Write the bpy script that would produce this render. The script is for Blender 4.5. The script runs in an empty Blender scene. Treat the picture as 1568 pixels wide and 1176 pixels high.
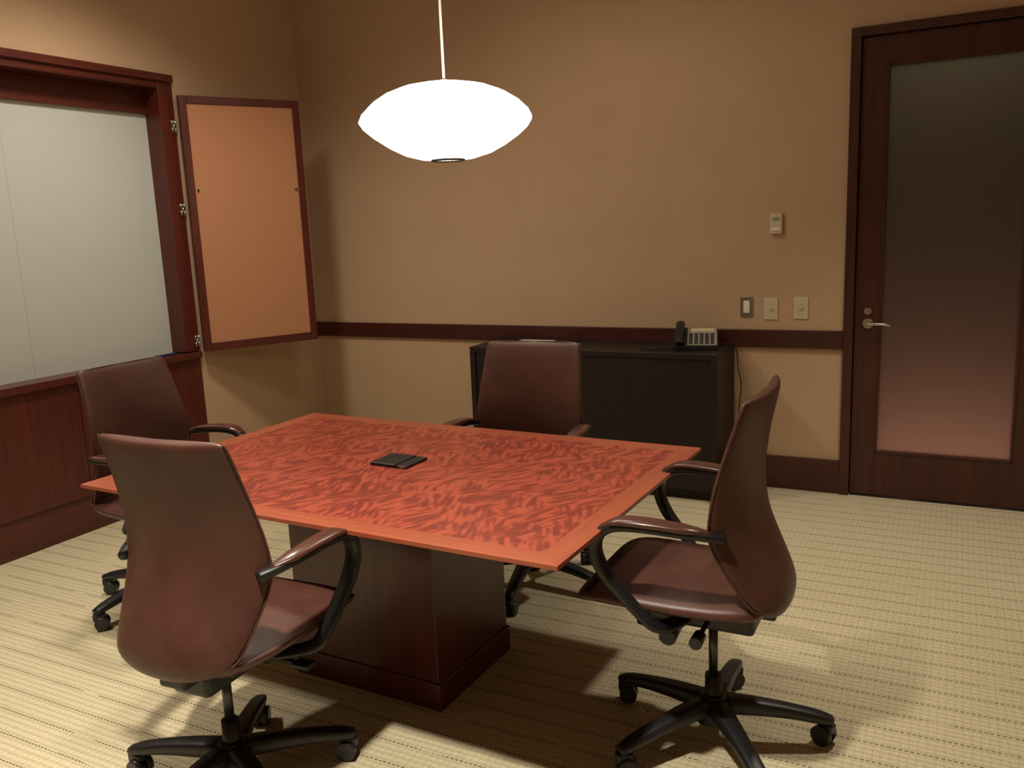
import bpy, bmesh, random
import numpy as np
from math import *
from mathutils import Matrix, Vector
random.seed(3)
S=bpy.context.scene
COL=bpy.context.collection
S.view_settings.view_transform='Standard'

# ---------------------------------------------------------------- materials
def lin(c):
    return tuple(((x/255)/12.92 if x/255<=0.04045 else ((x/255+.055)/1.055)**2.4) for x in c)+(1.0,)
class N:
    def __init__(s,name):
        s.m=bpy.data.materials.new(name); s.m.use_nodes=True
        s.t=s.m.node_tree; s.b=s.t.nodes['Principled BSDF']; s.out=s.t.nodes['Material Output']
    def n(s,typ,**k):
        x=s.t.nodes.new(typ)
        for a,v in k.items():
            if a in x.inputs.keys(): x.inputs[a].default_value=v
            else: setattr(x,a,v)
        return x
    def l(s,a,b): s.t.links.new(a,b)
    def coord(s,scale=(1,1,1),rot=(0,0,0),loc=(0,0,0),vt='POINT'):
        tc=s.n('ShaderNodeTexCoord'); mp=s.n('ShaderNodeMapping',vector_type=vt)
        mp.inputs['Scale'].default_value=scale; mp.inputs['Rotation'].default_value=rot; mp.inputs['Location'].default_value=loc
        s.l(tc.outputs['Object'],mp.inputs['Vector']); return mp.outputs['Vector']
    def noise(s,vec,scale,detail=3,rough=.5,dist=0):
        x=s.n('ShaderNodeTexNoise'); s.l(vec,x.inputs['Vector'])
        x.inputs['Scale'].default_value=scale;x.inputs['Detail'].default_value=detail
        x.inputs['Roughness'].default_value=rough;x.inputs['Distortion'].default_value=dist
        return x.outputs['Fac']
    def ramp(s,fac,stops,interp='LINEAR'):
        r=s.n('ShaderNodeValToRGB'); s.l(fac,r.inputs['Fac']); e=r.color_ramp.elements
        r.color_ramp.interpolation=interp
        while len(e)<len(stops): e.new(.5)
        for i,(p,c) in enumerate(stops): e[i].position=p; e[i].color=c
        return r.outputs['Color']
    def math(s,op,a,b=None,c=None):
        x=s.n('ShaderNodeMath',operation=op)
        for i,v in enumerate((a,b,c)):
            if v is None: continue
            if isinstance(v,(int,float)): x.inputs[i].default_value=v
            else: s.l(v,x.inputs[i])
        return x.outputs[0]
    def mix(s,fac,a,b,bt='MIX'):
        x=s.n('ShaderNodeMix',data_type='RGBA',blend_type=bt)
        for sock,v in ((x.inputs[0],fac),(x.inputs[6],a),(x.inputs[7],b)):
            if isinstance(v,(int,float,tuple)): sock.default_value=v
            else: s.l(v,sock)
        return x.outputs[2]
    def bump(s,h,strength=.2,dist=.002):
        x=s.n('ShaderNodeBump'); x.inputs['Strength'].default_value=strength; x.inputs['Distance'].default_value=dist
        s.l(h,x.inputs['Height']); s.l(x.outputs[0],s.b.inputs['Normal'])
    def set(s,col=None,rough=.5,metal=0,spec=.5,coat=0,coatr=.1):
        if col is not None:
            if isinstance(col,tuple): s.b.inputs['Base Color'].default_value=col
            else: s.l(col,s.b.inputs['Base Color'])
        s.b.inputs['Roughness'].default_value=rough; s.b.inputs['Metallic'].default_value=metal
        s.b.inputs['Specular IOR Level'].default_value=spec
        s.b.inputs['Coat Weight'].default_value=coat; s.b.inputs['Coat Roughness'].default_value=coatr
        return s.m
def plain(name,rgb,rough=.5,metal=0,spec=.5,coat=0,var=.06,scale=60,bumps=0):
    k=N(name); v=k.coord(); nz=k.noise(v,scale)
    c=lin(rgb); a=tuple(x*(1-var) for x in c[:3])+(1,); b=tuple(min(1,x*(1+var)) for x in c[:3])+(1,)
    m=k.set(k.ramp(nz,[(.3,a),(.7,b)]),rough,metal,spec,coat)
    if bumps: k.bump(nz,bumps,.001)
    return m
def wood(name,dark,light,grain='z',rough=.35,coat=.2,spec=.4):
    k=N(name); st=[28,28,28]; st['xyz'.index(grain)]=1.2
    v=k.coord(tuple(st)); a=k.noise(v,2.2,5,.6,.6); b=k.noise(v,.5,2,.5,0)
    f=k.math('ADD',k.math('MULTIPLY',a,.65),k.math('MULTIPLY',b,.35))
    return k.set(k.ramp(f,[(.33,lin(dark)),(.66,lin(light))]),rough,0,spec,coat,.2)

def m_wall():
    k=N('wallcovering'); v=k.coord(); a=k.noise(v,260,2,.6); b=k.noise(v,3,2,.5)
    f=k.math('ADD',k.math('MULTIPLY',a,.7),k.math('MULTIPLY',b,.3))
    m=k.set(k.ramp(f,[(.3,lin((184,155,125))),(.7,lin((198,169,139)))]),.85,0,.2)
    k.bump(a,.25,.001); return m
def m_carpet():
    k=N('carpet'); v=k.coord()
    sp=k.n('ShaderNodeSeparateXYZ'); k.l(v,sp.inputs[0]); X,Y=sp.outputs[0],sp.outputs[1]
    fine=k.noise(v,170,3,.7); big=k.noise(v,2.0,2)
    base=k.ramp(fine,[(.3,lin((174,164,134))),(.7,lin((216,208,180)))])
    def line(coord,per,width):
        fr=k.math('FRACT',k.math('DIVIDE',coord,per))
        d=k.math('ABSOLUTE',k.math('SUBTRACT',fr,.5))
        return k.math('LESS_THAN',d,width/per/2)
    wob=k.math('MULTIPLY',k.math('SUBTRACT',k.noise(k.coord((9,9,9)),1,1),.5),.004)
    Yw=k.math('ADD',Y,wob)
    rib=line(Yw,.0235,.009)
    c=k.mix(k.math('MULTIPLY',rib,.32),base,lin((142,126,94)))
    ribx=line(X,.0235,.007)
    c=k.mix(k.math('MULTIPLY',ribx,.15),c,lin((142,126,94)))
    dash=line(X,.016,.0115)
    l1=k.math('MULTIPLY',line(Yw,.094,.0065),dash)
    brk=k.math('GREATER_THAN',k.noise(k.coord((5,60,1)),1,1),.36)
    l1=k.math('MULTIPLY',l1,brk)
    c=k.mix(k.math('MULTIPLY',l1,.78),c,lin((80,62,48)))
    c=k.mix(k.math('MULTIPLY',big,.12),c,lin((150,130,96)))
    m=k.set(c,.95,0,.1)
    k.bump(k.math('SUBTRACT',fine,k.math('MULTIPLY',rib,.6)),.5,.003); return m
def m_veneer():
    k=N('figured_veneer')
    a=k.noise(k.coord((.072,.017,1),(0,0,radians(60)),vt='TEXTURE'),1.0,1,.4,.15)
    a2=k.noise(k.coord((.066,.017,1),(0,0,radians(112)),(3,2,0),vt='TEXTURE'),1.0,1,.4,.15)
    msk=k.ramp(k.noise(k.coord((1,1.6,1)),6.0,2),[(.47,(0,0,0,1)),(.53,(.9,.9,.9,1))])
    b=k.noise(k.coord((.3,.010,1),vt='TEXTURE'),1,4,.6)
    c=k.noise(k.coord(),1.6,2)
    am=k.mix(msk,a,a2)
    f=k.math('ADD',k.math('MULTIPLY',am,.78),k.math('MULTIPLY',b,.12)); f=k.math('ADD',f,k.math('MULTIPLY',c,.10))
    return k.set(k.ramp(f,[(.41,lin((114,44,34))),(.49,lin((136,55,41))),(.57,lin((158,72,52)))]),.36,0,.45,.2,.25)
def m_leather():
    k=N('brown_leather'); v=k.coord(); a=k.noise(v,240,2); b=k.noise(v,7,3,.6,.4)
    m=k.set(k.ramp(b,[(.3,lin((70,41,35))),(.7,lin((86,53,44)))]),.42,0,.5)
    h=k.math('ADD',k.math('MULTIPLY',a,.3),k.math('MULTIPLY',b,1.0)); k.bump(h,.25,.006); return m
WALL=m_wall(); CARPET=m_carpet(); VENEER=m_veneer(); LEATHER=m_leather()
CEIL=plain('ceiling_paint',(222,216,204),.9)
CORR=plain('corridor_panelling',(62,50,48),.8)
WOODX=wood('mahogany_x',(50,21,17),(78,34,26),'x')
WOODY=wood('mahogany_y',(66,26,19),(94,40,30),'y')
CABV=wood('cabinet_mahogany',(70,27,20),(96,40,30),'z')
DOORW=wood('door_mahogany',(50,22,18),(77,36,28),'z')
BANDX=wood('table_band_x',(134,64,44),(160,84,58),'x',.36)
BANDY=wood('table_band_y',(134,64,44),(160,84,58),'y',.36)
PED=wood('pedestal_mahogany',(60,23,18),(86,35,27),'z')
ESP=wood('espresso_wood',(24,15,13),(32,21,18),'x',.5,.05)
BLK=plain('black_plastic',(24,24,27),.42)
BLKM=plain('dark_grey_plastic',(40,41,46),.35)
STEEL=plain('column_steel',(70,70,74),.3,.8)
CHROME=plain('brushed_chrome',(190,188,182),.25,1.0)
ARMPAD=plain('arm_pad_leather',(74,42,35),.28,0,.55,.2)
CORK=plain('tack_fabric',(182,130,98),.9,0,.1,0,.05,300,.2)
WB=plain('whiteboard_enamel',(190,196,190),.3,0,.4,0,.01,3)
PLATE=plain('ivory_plate',(205,190,160),.5)
WHITE=plain('white_plastic',(235,232,220),.4)
GREYK=plain('phone_keys',(150,145,140),.5)
BLUE=plain('blue_eraser',(22,40,80),.6)
PAPER=plain('paper',(210,200,190),.8)
BLKL=plain('black_leather',(16,15,16),.45,bumps=.2)
def m_glass():
    k=N('frosted_glass'); v=k.coord(); nz=k.noise(v,400,1)
    tr=k.n('ShaderNodeBsdfTranslucent'); tr.inputs['Color'].default_value=lin((215,210,205))
    k.set(lin((48,44,40)),.35,0,.5)
    k.bump(nz,.1,.0005)
    mx=k.n('ShaderNodeMixShader'); mx.inputs[0].default_value=.6
    k.l(k.b.outputs[0],mx.inputs[1]); k.l(tr.outputs[0],mx.inputs[2]); k.l(mx.outputs[0],k.out.inputs['Surface']); return k.m
GLASS=m_glass()
def m_emit(name,rgb,s):
    k=N(name); k.set(lin((240,235,225)),.6)
    nz=k.noise(k.coord(),30)
    k.l(k.ramp(nz,[(.3,tuple(x*.97 for x in lin(rgb)[:3])+(1,)),(.7,lin(rgb))]),k.b.inputs['Emission Color'])
    k.b.inputs['Emission Strength'].default_value=s; return k.m
LAMP=m_emit('lamp_shade',(255,240,218),6.0)
SPOTE=m_emit('downlight_lens',(255,225,175),4)

# ---------------------------------------------------------------- geometry
def obj(name,me,parent=None,loc=None):
    o=bpy.data.objects.new(name,me); COL.objects.link(o)
    if parent: o.parent=parent
    if loc: o.location=loc
    return o
def empty(name,loc=(0,0,0),rz=0):
    e=bpy.data.objects.new(name,None); e.empty_display_size=.1; COL.objects.link(e); e.location=loc; e.rotation_euler=(0,0,rz); return e
def mesh(name,bm,mat,smooth=False,mats=None):
    bmesh.ops.recalc_face_normals(bm,faces=bm.faces[:])
    me=bpy.data.meshes.new(name); bm.to_mesh(me); bm.free()
    for m in (mats or [mat]): me.materials.append(m)
    if smooth:
        for p in me.polygons: p.use_smooth=True
    return me
def bbox(bm,lo,hi,bev=0,mi=0,M=None):
    r=bmesh.ops.create_cube(bm,size=1)
    vs=r['verts']
    for v in vs:
        v.co=Vector([lo[i]+(v.co[i]+.5)*(hi[i]-lo[i]) for i in range(3)])
    fs=set(f for v in vs for f in v.link_faces)
    for f in fs: f.material_index=mi
    if bev>0:
        es=list(set(e for v in vs for e in v.link_edges))
        rr=bmesh.ops.bevel(bm,geom=es,offset=bev,segments=2,affect='EDGES',profile=.5)
        vs=list(set(vs)|set(rr['verts'])); vs=[v for v in vs if v.is_valid]
        for f in rr['faces']: f.material_index=mi
    if M is not None: bmesh.ops.transform(bm,matrix=M,verts=[v for v in vs if v.is_valid])
def box(name,lo,hi,mat,parent=None,bev=0,M=None):
    bm=bmesh.new(); bbox(bm,lo,hi,bev,0,M); return obj(name,mesh(name,bm,mat),parent)
def boxes(name,lst,mats,parent=None,bev=0):
    bm=bmesh.new()
    for it in lst: bbox(bm,it[0],it[1],bev if len(it)<4 else it[3],it[2] if len(it)>2 else 0)
    return obj(name,mesh(name,bm,None,mats=mats),parent)
def cyl(bm,p0,p1,r0,r1=None,seg=24,mi=0):
    r1=r0 if r1 is None else r1
    p0=Vector(p0);p1=Vector(p1);d=p1-p0
    M=Matrix.Translation((p0+p1)/2)@d.to_track_quat('Z','Y').to_matrix().to_4x4()
    r=bmesh.ops.create_cone(bm,cap_ends=True,segments=seg,radius1=r0,radius2=r1,depth=d.length,matrix=M)
    for f in set(f for v in r['verts'] for f in v.link_faces): f.material_index=mi; f.smooth=len(f.verts)==4
def fin(name,bm,mat,parent):
    me=bpy.data.meshes.new(name); bm.to_mesh(me); bm.free(); me.materials.append(mat); return obj(name,me,parent)
def cylo(name,p0,p1,r0,mat,parent=None,r1=None,seg=24):
    bm=bmesh.new(); cyl(bm,p0,p1,r0,r1,seg); return fin(name,bm,mat,parent)
def loft(name,rings,mat,parent=None,sub=0):
    bm=bmesh.new(); R=[[bm.verts.new(p) for p in r] for r in rings]; n=len(rings[0])
    for a,b in zip(R[:-1],R[1:]):
        for i in range(n): bm.faces.new((a[i],a[(i+1)%n],b[(i+1)%n],b[i]))
    bm.faces.new(R[0]); bm.faces.new(R[-1])
    o=obj(name,mesh(name,bm,mat,True),parent)
    if sub:
        s=o.modifiers.new('s','SUBSURF'); s.levels=sub; s.render_levels=sub
    return o
def sup(n,a,b,e):
    r=[]
    for i in range(n):
        t=2*pi*i/n; c,s_=cos(t),sin(t)
        r.append((a*abs(c)**(2/e)*(1 if c>=0 else -1), b*abs(s_)**(2/e)*(1 if s_>=0 else -1)))
    return r
def smoothpath(pts,k=6):
    out=[];P=[Vector(p) for p in pts];P=[P[0]*2-P[1]]+P+[P[-1]*2-P[-2]]
    for i in range(1,len(P)-2):
        for j in range(k):
            t=j/k; a,b,c,d=P[i-1:i+3]
            out.append(.5*((2*b)+(c-a)*t+(2*a-5*b+4*c-d)*t*t+(3*b-a-3*c+d)*t**3))
    out.append(P[-2]); return out
def sweep(name,pts,hw,hh,mat,parent=None,lat=None,e=2.6,n=16,k=6,sm=True):
    P=smoothpath(pts,k) if sm else [Vector(p) for p in pts]; m=len(P)
    def val(h,i):
        if isinstance(h,(int,float)): return h
        t=i/(m-1)*(len(h)-1); j=min(int(t),len(h)-2); return h[j]+(h[j+1]-h[j])*(t-j)
    rings=[]
    for i,p in enumerate(P):
        T=(P[min(i+1,m-1)]-P[max(i-1,0)]).normalized()
        L=Vector(lat) if lat else Vector((0,0,1)).cross(T)
        if L.length<.01: L=Vector((1,0,0))
        L=(L-T*L.dot(T)).normalized(); U=T.cross(L)
        rings.append([p+L*x+U*y for x,y in sup(n,val(hw,i),val(hh,i),e)])
    return loft(name,rings,mat,parent)

# ---------------------------------------------------------------- room
CH=3.25; XR=5.3; YF=-6.2
box('floor',(-.4,YF-.1,-.1),(XR+.1,2.2,0),CARPET)
box('ceiling',(-.4,YF-.1,CH),(XR+.1,2.2,CH+.1),CEIL)
CY0,CY1=-3.75,-1.13; CZ=2.48
boxes('wall_left',[((-.4,CY1,0),(0,0.1,CH)),((-.4,YF,0),(0,CY0,CH)),((-.4,CY0,CZ),(0,CY1,CH)),((-.4,CY0,0),(-.25,CY1,CZ))],[WALL])
DX0,DX1,DZ=3.608,4.64,2.45
boxes('wall_back',[((0,0,0),(DX0,.15,CH)),((DX1,0,0),(XR+.1,.15,CH)),((DX0,0,DZ),(DX1,.15,CH))],[WALL])
box('wall_right',(XR,YF,0),(XR+.1,0,CH),WALL)
box('wall_front',(-.4,YF-.1,0),(XR+.1,YF,CH),WALL)
boxes('wall_corridor',[((2.6,2.0,0),(XR+.1,2.1,CH)),((2.6,.15,0),(2.7,2.0,CH)),((XR,.15,0),(XR+.1,2.0,CH))],[CORR])
box('trim_1',(0,-.022,.813),(DX0,0,.9126),WOODX,None,.003)
boxes('baseboard_back',[((0,-.02,0),(DX0,0,.19)),((DX1,-.02,0),(XR,0,.19))],[WOODX],None,.003)
box('baseboard_left',(0,CY1,0),(.02,-.02,.19),WOODY,None,.003)
box('baseboard_right',(XR-.02,YF,0),(XR,-.02,.19),WOODY,None,.003)

# ---------------------------------------------------------------- door
D=empty('door_1',(DX0,0,0))
w=DX1-DX0
boxes('frame',[((0,-.03,0),(.05,.13,DZ-.045)),((w-.05,-.03,0),(w,.13,DZ-.045)),((0,-.03,DZ-.045),(w,.13,DZ))],[DOORW],D,.004)
boxes('stop',[((.05,.05,0),(.062,.13,DZ-.045)),((w-.062,.05,0),(w-.05,.13,DZ-.045))],[DOORW],D)
l0,l1=.054,w-.054; g0,g1=.173,.825; top=DZ-.05
boxes('leaf',[((l0,0,.008),(g0,.045,top)),((g1,0,.008),(l1,.045,top)),((g0,0,.008),(g1,.045,.248)),((g0,0,2.267),(g1,.045,top))],[DOORW],D,.001)
boxes('glazing_bead',[((g0,-.006,.248),(g0+.012,.03,2.267)),((g1-.012,-.006,.248),(g1,.03,2.267)),((g0,-.006,.248),(g1,.03,.26)),((g0,-.006,2.255),(g1,.03,2.267))],[DOORW],D,.002)
box('frosted_pane',(g0+.005,.018,.25),(g1-.005,.026,2.265),GLASS,D)
box('threshold_strip',(l0,-.01,0),(l1,.06,.006),STEEL,D)
bm=bmesh.new()
cyl(bm,(.122,-.001,.955),(.122,-.012,.955),.027); cyl(bm,(.122,-.01,.955),(.122,-.05,.955),.010)
cyl(bm,(.118,-.001,1.02),(.118,-.009,1.02),.019); bbox(bm,(.1155,-.022,1.008),(.1205,-.008,1.032),.001)
fin('lock_set',bm,CHROME,D)
sweep('lever_handle',[(.118,-.048,.955),(.15,-.052,.957),(.20,-.05,.955),(.235,-.046,.948)],[.010,.009,.008,.007],[.009,.008,.007,.006],CHROME,D,lat=(0,1,0))

# ---------------------------------------------------------------- whiteboard cabinet (built in)
W=empty('whiteboard_cabinet',(0,0,0))
boxes('frame_stiles',[((-.16,CY1-.105,.87),(.012,CY1,CZ-.03)),((-.16,CY0,.87),(.012,CY0+.105,CZ-.03))],[CABV],W,.003)
boxes('frame_head',[((-.20,CY0+.1,CZ-.075),(.010,CY1-.1,CZ-.02)),((-.05,CY0,CZ-.035),(.03,CY1,CZ+.006))],[WOODY],W,.004)
boxes('inner_rail',[((-.20,CY0+.1,CZ-.20),(-.115,CY1-.1,CZ-.075)),((-.12,CY0+.1,CZ-.212),(-.085,CY1-.1,CZ-.192))],[WOODY],W,.003)
box('whiteboard',(-.14,CY0+.1,.86),(-.11,CY1-.1,CZ-.195),WB,W)
box('whiteboard_seam',(-.111,-2.128,.87),(-.1097,-2.1265,CZ-.2),GREYK,W)
box('marker_ledge',(-.20,CY0,.825),(.03,CY1,.865),WOODY,W,.004)
ys=[CY1,-1.98,-2.83,CY0]
boxes('lower_doors',[((-.2,ys[i+1]+.0015,.20),(.008,ys[i]-.0015,.823)) for i in range(3)],[CABV],W,.0015)
box('plinth',(-.2,CY0,0),(.0,CY1,.198),WOODY,W,.002)
box('cabinet_carcass',(-.24,CY0+.01,.01),(-.2,CY1-.01,CZ-.01),CABV,W)
bm=bmesh.new()
for z in (.93,1.72,2.20):
    for dy in (-.012,.012):
        cyl(bm,(.016,CY1-.018+dy,z-.035),(.016,CY1-.018+dy,z-.006),.006,seg=10); cyl(bm,(.016,CY1-.018+dy,z+.006),(.016,CY1-.018+dy,z+.035),.006,seg=10)
    cyl(bm,(.017,CY1-.018,z-.012),(.017,CY1-.018,z+.012),.007,seg=10)
    bbox(bm,(.011,CY1-.035,z-.03),(.0145,CY1-.002,z+.03))
fin('hinges',bm,CHROME,W)
e=empty('whiteboard_eraser',(0,0,0))
box('felt_block',(-.05,-1.42,.8655),(-.02,-1.28,.878),BLUE,e,.003)

ang=atan2(.65,.335)
Tp=empty('tackboard_panel',(.03,-1.122,0),ang)
L=.735; z0,z1=.862,2.372; th=.038
boxes('panel_frame',[((0,-th,z0),(.045,0,z1)),((L-.045,-th,z0),(L,0,z1)),((.045,-th,z0),(L-.045,0,z0+.05)),((.045,-th,z1-.045),(L-.045,0,z1))],[CABV],Tp,.003)
box('tack_surface',(.04,-th+.008,z0+.045),(L-.04,-.006,z1-.04),CORK,Tp)
bm=bmesh.new()
for x in (.062,L-.062): cyl(bm,(x,-th+.008,1.83),(x,-th-.002,1.83),.006,seg=12)
fin('catch_studs',bm,STEEL,Tp)

# ---------------------------------------------------------------- wall devices
def plate(name,x,z,w,h,mat): 
    e=empty(name,(x,0,z)); box('cover_plate',(-w/2,-.007,-h/2),(w/2,0,h/2),mat,e,.002); return e
p=plate('light_switch',3.092,1.04,.07,.117,CHROME)
box('rocker',(-.017,-.011,-.034),(.017,-.006,.034),WHITE,p,.002)
for x,z in ((3.225,1.03),(3.385,1.035)):
    p=plate('dimmer_switch',x,z,.076,.122,PLATE)
    box('slider_slot',(-.014,-.009,-.045),(.014,-.006,.045),PLATE,p,.001)
    bm=bmesh.new(); cyl(bm,(0,-.008,.005),(0,-.02,.005),.011); fin('knob',bm,PLATE,p)
t=empty('thermostat',(3.25,0,1.495))
box('case',(-.032,-.028,-.055),(.032,0,.055),PLATE,t,.004)
box('display',(-.02,-.030,.015),(.02,-.027,.035),GREYK,t,.001); box('button_strip',(-.022,-.031,-.035),(.022,-.027,-.02),WHITE,t,.001)

# ---------------------------------------------------------------- table
TZ=.74
TB=empty('conference_table',(2.432,-2.522,0),radians(-1.8))
hx,hy=.906,.585; bw=.072
def quadslab(name,pts,z0,z1,mat):
    bm=bmesh.new(); a=[bm.verts.new((x,y,z0)) for x,y in pts]; b=[bm.verts.new((x,y,z1)) for x,y in pts]
    bm.faces.new(a);bm.faces.new(b); n=len(pts)
    for i in range(n): bm.faces.new((a[i],a[(i+1)%n],b[(i+1)%n],b[i]))
    return obj(name,mesh(name,bm,mat),TB)
O=[(-hx,-hy),(hx,-hy),(hx,hy),(-hx,hy)]; I=[(-hx+bw,-hy+bw),(hx-bw,-hy+bw),(hx-bw,hy-bw),(-hx+bw,hy-bw)]
quadslab('veneer_field',I,TZ-.012,TZ,VENEER)
for i in range(4):
    j=(i+1)%4; quadslab('mitred_band_%d'%(i+1),[O[i],O[j],I[j],I[i]],TZ-.012,TZ,BANDX if i%2==0 else BANDY)
bm=bmesh.new()
k=.10; r2=[(-hx+k,-hy+k),(hx-k,-hy+k),(hx-k,hy-k),(-hx+k,hy-k)]
A=[bm.verts.new((x,y,TZ-.0121)) for x,y in O];B=[bm.verts.new((x,y,TZ-.05)) for x,y in r2]
for i in range(4): bm.faces.new((A[i],A[(i+1)%4],B[(i+1)%4],B[i]))
bm.faces.new(A);bm.faces.new(B); obj('undercut',mesh('undercut',bm,PED),TB)
px,py=.30,.225
box('pedestal',(-px-.02,-py,.09),(px-.02,py,TZ-.048),PED,TB,.002)
box('pedestal_plinth',(-px-.028,-py-.008,0),(px-.012,py+.008,.095),PED,TB,.003)
G=empty('cable_access_box',(2.414,-2.485,TZ),radians(-1.5))
box('lid_left',(-.078,-.066,.0),(.03,.066,.012),BLKL,G,.003)
box('lid_right',(.032,-.066,0),(.078,.066,.010),BLKL,G,.003)
box('latch',(.05,-.069,.003),(.07,-.064,.008),CHROME,G)

# ---------------------------------------------------------------- chairs
def chair(x,y,face,base_off,lift=0):
    C=empty('office_chair',(x,y,0),face-pi/2)
    LZ=lift; SZ=lift+.026
    rings=[]
    for yy,hw,zt_,zb in [(-.175,.15,.455,.40),(-.17,.195,.468,.388),(-.14,.220,.475,.382),(-.06,.235,.472,.378),(.06,.243,.470,.378),(.16,.246,.474,.378),(.25,.244,.477,.380),(.300,.236,.470,.378),(.330,.224,.453,.378),(.346,.203,.434,.384),(.350,.165,.422,.395)]:
        pts=[]
        for a,b in sup(28,hw,(zt_-zb)/2,2.8):
            z=(zt_+zb)/2+b
            if b>0: z-= .008*(1-(a/hw)**2)
            else: z+= .016*(a/hw)**2
            pts.append((a,yy,z+SZ))
        rings.append(pts)
    loft('seat_cushion',rings,LEATHER,C,1)
    prof=[(.414,.125,-.182,.010,.01),(.422,.160,-.187,.020,.015),(.445,.188,-.190,.028,.028),(.485,.207,-.185,.032,.045),(.54,.223,-.165,.032,.06),(.61,.238,-.137,.030,.074),(.68,.246,-.112,.026,.075),(.76,.240,-.103,.024,.062),(.84,.230,-.106,.022,.048),(.92,.222,-.118,.021,.036),(.98,.217,-.131,.020,.028),(1.012,.214,-.139,.019,.025),(1.030,.209,-.143,.016,.023),(1.037,.196,-.145,.009,.020)]
    rings=[]
    for z,hw,yc,ht,cv in prof:
        pts=[]
        for a,b in sup(32,hw,ht,3.0):
            u=a/hw
            zz=z+(.004*u*u if z>.95 else 0)+(.022*u*u if z<.45 else 0)
            pts.append((a,yc+b+cv*u*u-.01,zz+LZ))
        rings.append(pts)
    loft('backrest',rings,LEATHER,C,1)
    for sgn in (-1,1):
        path=[(sgn*(hw+.001),yc+cv-.012,z+LZ+(.022 if z<.45 else 0)+(.004 if z>.95 else 0)) for z,hw,yc,ht,cv in prof[2:-1]]
        sweep('welt_%s'%('r' if sgn>0 else 'l'),path,.003,.003,LEATHER,C,lat=(0,1,0),e=2,n=8,k=3)
    for sgn in (-1,1):
        s_=sgn
        path=[(s_*.232,-.085,.680),(s_*.256,-.04,.690),(s_*.274,.03,.697),(s_*.282,.12,.702),(s_*.284,.20,.695),(s_*.284,.243,.664),(s_*.283,.250,.615),(s_*.278,.228,.560),(s_*.270,.185,.505),(s_*.262,.135,.450),(s_*.240,.095,.408),(s_*.14,.06,.385),(s_*.06,.05,.382)]
        path=[(a,b,c+LZ) for a,b,c in path]
        sweep('arm_%s'%('r' if s_>0 else 'l'),path,[.016,.019,.021,.022,.023,.024,.024,.024,.023,.022,.021,.02,.018],[.014,.013,.012,.012,.014,.017,.018,.017,.015,.013,.012,.010,.010],BLK,C,lat=(1,0,0))
        path=[(s_*.250,-.055,.698),(s_*.272,.01,.709),(s_*.282,.10,.716),(s_*.284,.18,.714),(s_*.284,.232,.694)]
        path=[(a,b,c+LZ) for a,b,c in path]
        sweep('arm_pad_%s'%('r' if s_>0 else 'l'),path,[.010,.027,.031,.030,.017],[.004,.010,.011,.010,.005],ARMPAD,C,lat=(1,0,0))
    bm=bmesh.new(); T=Matrix.Translation((0,0,SZ))
    bbox(bm,(-.13,-.10,.366),(.13,.20,.384),.004,0,T); bbox(bm,(-.065,-.13,.305),(.065,.18,.372),.014,0,T)
    bbox(bm,(-.045,.12,.270),(.045,.225,.340),.014,0,T)
    bbox(bm,(-.045,-.185,.355),(.045,-.10,.390),.008,0,T)
    z=SZ
    cyl(bm,(.05,.07,.330+z),(.20,.09,.325+z),.007,seg=12); bbox(bm,(.18,.065,.318),(.235,.105,.333),.004,0,T)
    cyl(bm,(-.05,.0,.335+z),(-.17,.0,.330+z),.007,seg=12); cyl(bm,(-.15,.0,.330+z),(-.20,.0,.329+z),.018,seg=16)
    cyl(bm,(-.05,.1,.305+z),(-.13,.1,.295+z),.025,seg=16)
    obj('tilt_mechanism',mesh('mech',bm,BLK),C)
    cylo('gas_column',(0,0,.2),(0,0,.32+SZ),.0135,STEEL,C)
    cylo('column_sleeve',(0,0,.06),(0,0,.215),.027,BLK,C,r1=.024)
    bm=bmesh.new(); cyl(bm,(0,0,.075),(0,0,.155),.058,.038); fin('hub',bm,BLK,C)
    off=base_off-(face-pi/2)
    for i in range(5):
        a=off+i*2*pi/5; c,s_=cos(a),sin(a)
        sweep('leg_%d'%(i+1),[(c*r,s_*r,z) for r,z in ((.02,.122),(.12,.116),(.22,.104),(.30,.089),(.342,.078))],[.034,.029,.025,.024,.018],[.028,.024,.019,.016,.012],BLK,C,e=3.2,k=3)
        bm=bmesh.new(); th=a+random.uniform(-.9,.9); ax=Vector((-sin(th),cos(th),0)); fw=Vector((cos(th),sin(th),0))
        ctr=Vector((c*.330,s_*.330,.03))-fw*.012
        for sg in (-1,1):
            cyl(bm,ctr+ax*sg*.006,ctr+ax*sg*.026,.030,.026 if sg>0 else .030,20)
        cyl(bm,ctr-ax*.014,ctr+ax*.014,.024,seg=16)
        cyl(bm,(c*.330,s_*.330,.03),(c*.330,s_*.330,.085),.009,seg=12)
        M=Matrix.Translation(ctr+fw*.008+Vector((0,0,.024)))@Matrix.Rotation(th,4,'Z')
        bbox(bm,(-.024,-.014,-.012),(.024,.014,.016),.005,0,M)
        fin('caster_%d'%(i+1),bm,BLKM,C)
    return C
chair(2.375,-3.325,radians(93),radians(49),.025)
chair(3.550,-2.56,radians(180),radians(19),.050)
chair(2.535,-1.73,radians(-86),radians(65),.013)
chair(1.145,-2.475,radians(0),radians(-97),.005)

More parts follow.
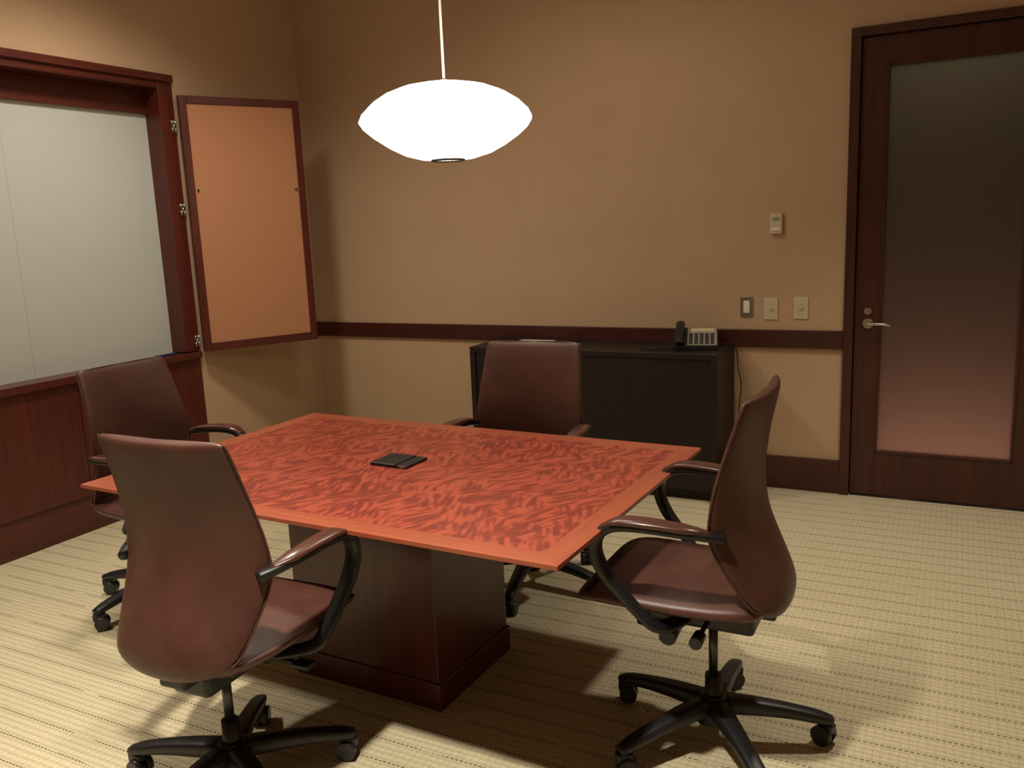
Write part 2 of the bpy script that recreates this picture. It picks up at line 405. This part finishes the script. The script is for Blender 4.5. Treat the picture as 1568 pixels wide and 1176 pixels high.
# ---------------------------------------------------------------- credenza + phone
K=empty('credenza',(0,0,0))
x0,x1,yf,yb,H=1.52,3.03,-.43,-.025,.83
box('top',(x0,yf,H-.03),(x1,yb,H),ESP,K,.003)
boxes('side_panels',[((x0,yf,0),(x0+.035,yb,H-.03)),((x1-.035,yf,0),(x1,yb,H-.03))],[ESP],K,.002)
boxes('carcass',[((x0+.035,yf+.04,.06),(x1-.035,yb,H-.03)),((x0+.035,yf+.06,0),(x1-.035,yb-.02,.06))],[ESP],K)
n=3; ww=(x1-x0-.07)/n
boxes('door_panels',[((x0+.035+i*ww+.0008,yf+.012,.065),(x0+.035+(i+1)*ww-.0008,yf+.042,H-.0305)) for i in range(n)],[ESP],K,.0005)
P=empty('desk_telephone',(2.86,-.22,H),radians(14))
def wedge(name,x0,x1,y0,y1,h0,h1,zb,mat,par):
    bm=bmesh.new(); vs=[bm.verts.new(c) for c in [(x0,y0,zb),(x1,y0,zb),(x1,y1,zb),(x0,y1,zb),(x0,y0,h0),(x1,y0,h0),(x1,y1,h1),(x0,y1,h1)]]
    for f in [(0,1,2,3),(4,5,6,7),(0,1,5,4),(1,2,6,5),(2,3,7,6),(3,0,4,7)]: bm.faces.new([vs[i] for i in f])
    bmesh.ops.bevel(bm,geom=bm.edges[:],offset=.003,segments=2,affect='EDGES')
    return obj(name,mesh(name,bm,mat),par)
wedge('phone_base',-.12,.12,-.10,.09,.02,.105,0,BLK,P)
sl=atan2(.085,.19); Mf=Matrix.Translation((0,-.10,.021))@Matrix.Rotation(sl,4,'X')
bm=bmesh.new()
bbox(bm,(-.045,.012,.0),(.115,.195,.004),.001,0,Mf)
for r in range(5):
    for c in range(5): bbox(bm,(-.036+c*.029,.022+r*.023,.004),(-.016+c*.029,.037+r*.023,.008),.001,1,Mf)
bbox(bm,(-.025,.15,.004),(.10,.185,.007),.001,2,Mf)
obj('keypad',mesh('keypad',bm,None,mats=[GREYK,BLKM,PLATE]),P)
sweep('handset',[Mf@Vector(q) for q in [(-.085,-.005,.026),(-.085,.03,.042),(-.085,.09,.048),(-.085,.15,.042),(-.085,.195,.026)]],[.026,.024,.017,.024,.026],[.022,.014,.011,.014,.022],BLK,P,lat=(1,0,0))
cp=[(-.12,-.03,.01)]
for i in range(40):
    t=i/39; cp.append((-.14-.16*t+.010*cos(i*1.6),-.03-.06*sin(t*3.1)+.010*sin(i*1.6),.012+.004*sin(i*1.6)))
sweep('coiled_cord',cp,.004,.004,BLK,P,e=2,n=6,k=2)
cb=empty('phone_cable',(0,0,0))
sweep('wire',[(2.98,-.10,.835),(3.03,-.09,.842),(3.055,-.08,.80),(3.06,-.07,.70),(3.075,-.05,.60),(3.06,-.04,.45),(3.06,-.035,.3),(3.06,-.03,.1)],.003,.003,BLK,cb,lat=(0,1,0),e=2,n=8)
pp=empty('paper_stack',(0,0,0)); box('sheets',(1.72,-.24,H),(1.95,-.10,H+.006),PAPER,pp)

# ---------------------------------------------------------------- pendant lamp
lx,ly,lz=2.46,-2.115,1.93
PL=empty('pendant_lamp',(lx,ly,lz))
pr=[(.058,-.135),(.10,-.133),(.16,-.116),(.215,-.088),(.265,-.055),(.30,-.025),(.316,0),(.303,.028),(.268,.062),(.22,.092),(.16,.115),(.10,.127),(.05,.131),(.012,.132)]
bm=bmesh.new(); n=20; Rg=[[bm.verts.new((r*cos(2*pi*i/n),r*sin(2*pi*i/n),z)) for i in range(n)] for r,z in pr]
for a,b in zip(Rg[:-1],Rg[1:]):
    for i in range(n): bm.faces.new((a[i],a[(i+1)%n],b[(i+1)%n],b[i]))
obj('saucer_shade',mesh('shade',bm,LAMP),PL)
bm=bmesh.new()
for i in range(24):
    a0,a1=2*pi*i/24,2*pi*(i+1)/24
    cyl(bm,(.058*cos(a0),.058*sin(a0),-.137),(.058*cos(a1),.058*sin(a1),-.137),.0055,seg=8)
fin('bottom_ring',bm,STEEL,PL)
cylo('cord',(0,0,.13),(0,0,CH-lz-.02),.0045,WHITE,PL); cylo('canopy',(0,0,CH-lz-.03),(0,0,CH-lz),.06,WHITE,PL); cylo('cord_cap',(0,0,.125),(0,0,.145),.012,WHITE,PL)

# ---------------------------------------------------------------- lights
def down(x,y,P,ang=85,blend=1,rad=.075,col=(1,.89,.73)):
    e=empty('recessed_downlight',(x,y,CH))
    bm=bmesh.new()
    for i in range(24):
        a0,a1=2*pi*i/24,2*pi*(i+1)/24
        cyl(bm,(.085*cos(a0),.085*sin(a0),-.006),(.085*cos(a1),.085*sin(a1),-.006),.007,seg=8)
    fin('trim_ring',bm,WHITE,e)
    cylo('lens',(0,0,-.001),(0,0,-.004),.078,SPOTE,e)
    l=bpy.data.lights.new('bulb','SPOT'); l.energy=P; l.spot_size=radians(ang); l.spot_blend=blend; l.shadow_soft_size=rad; l.color=col
    o=bpy.data.objects.new('bulb',l); COL.objects.link(o); o.parent=e; o.location=(0,0,-.03)
down(2.95,-3.9,530,88)
down(.9,-3.9,280,85)
down(.95,-2.0,200,145,.9,.18)
down(4.2,-1.35,200,85)
down(2.3,-1.5,42,165,.5,.18)  # added fill in a downlight body, brightens the upper back wall
def point(name,loc,P,col):
    l=bpy.data.lights.new(name,'POINT'); l.energy=P; l.color=col; l.shadow_soft_size=.1
    o=bpy.data.objects.new(name,l); COL.objects.link(o); o.location=loc
point('added_pane_light_low',(3.9,.5,.12),6.5,(1,.46,.33))  # invented lamp behind the pane, gives its lower part a pink glow
point('added_pane_light_low',(4.4,.5,.12),6.5,(1,.46,.33))  # second invented lamp, spreads that glow across the pane
point('added_pane_light_top',(4.1,.5,2.75),6.5,(.95,.86,.52))  # invented lamp, adds a faint greenish glow to the pane top
wd=bpy.data.worlds.new('w'); S.world=wd; wd.use_nodes=True; wd.node_tree.nodes['Background'].inputs[0].default_value=(.02,.015,.01,1)

# ---------------------------------------------------------------- camera
def Rm(a,b,c):
    Rz=np.array([[cos(a),-sin(a),0],[sin(a),cos(a),0],[0,0,1]])
    Rx=np.array([[1,0,0],[0,cos(b),-sin(b)],[0,sin(b),cos(b)]])
    Ry=np.array([[cos(c),0,sin(c)],[0,1,0],[-sin(c),0,cos(c)]])
    return Rz@Rx@Ry
M=Rm(.4821,-.1837,.0428)
cam=bpy.data.cameras.new('camera'); co=bpy.data.objects.new('camera',cam); COL.objects.link(co)
cam.sensor_width=36; cam.lens=36*1312.25/1568; cam.clip_start=.05
mw=Matrix.Identity(4)
for i in range(3):
    mw[i][0]=M[i,0]; mw[i][1]=M[i,2]; mw[i][2]=-M[i,1]
mw[0][3],mw[1][3],mw[2][3]=4.1387,-4.8947,1.55
co.matrix_world=mw
S.camera=co
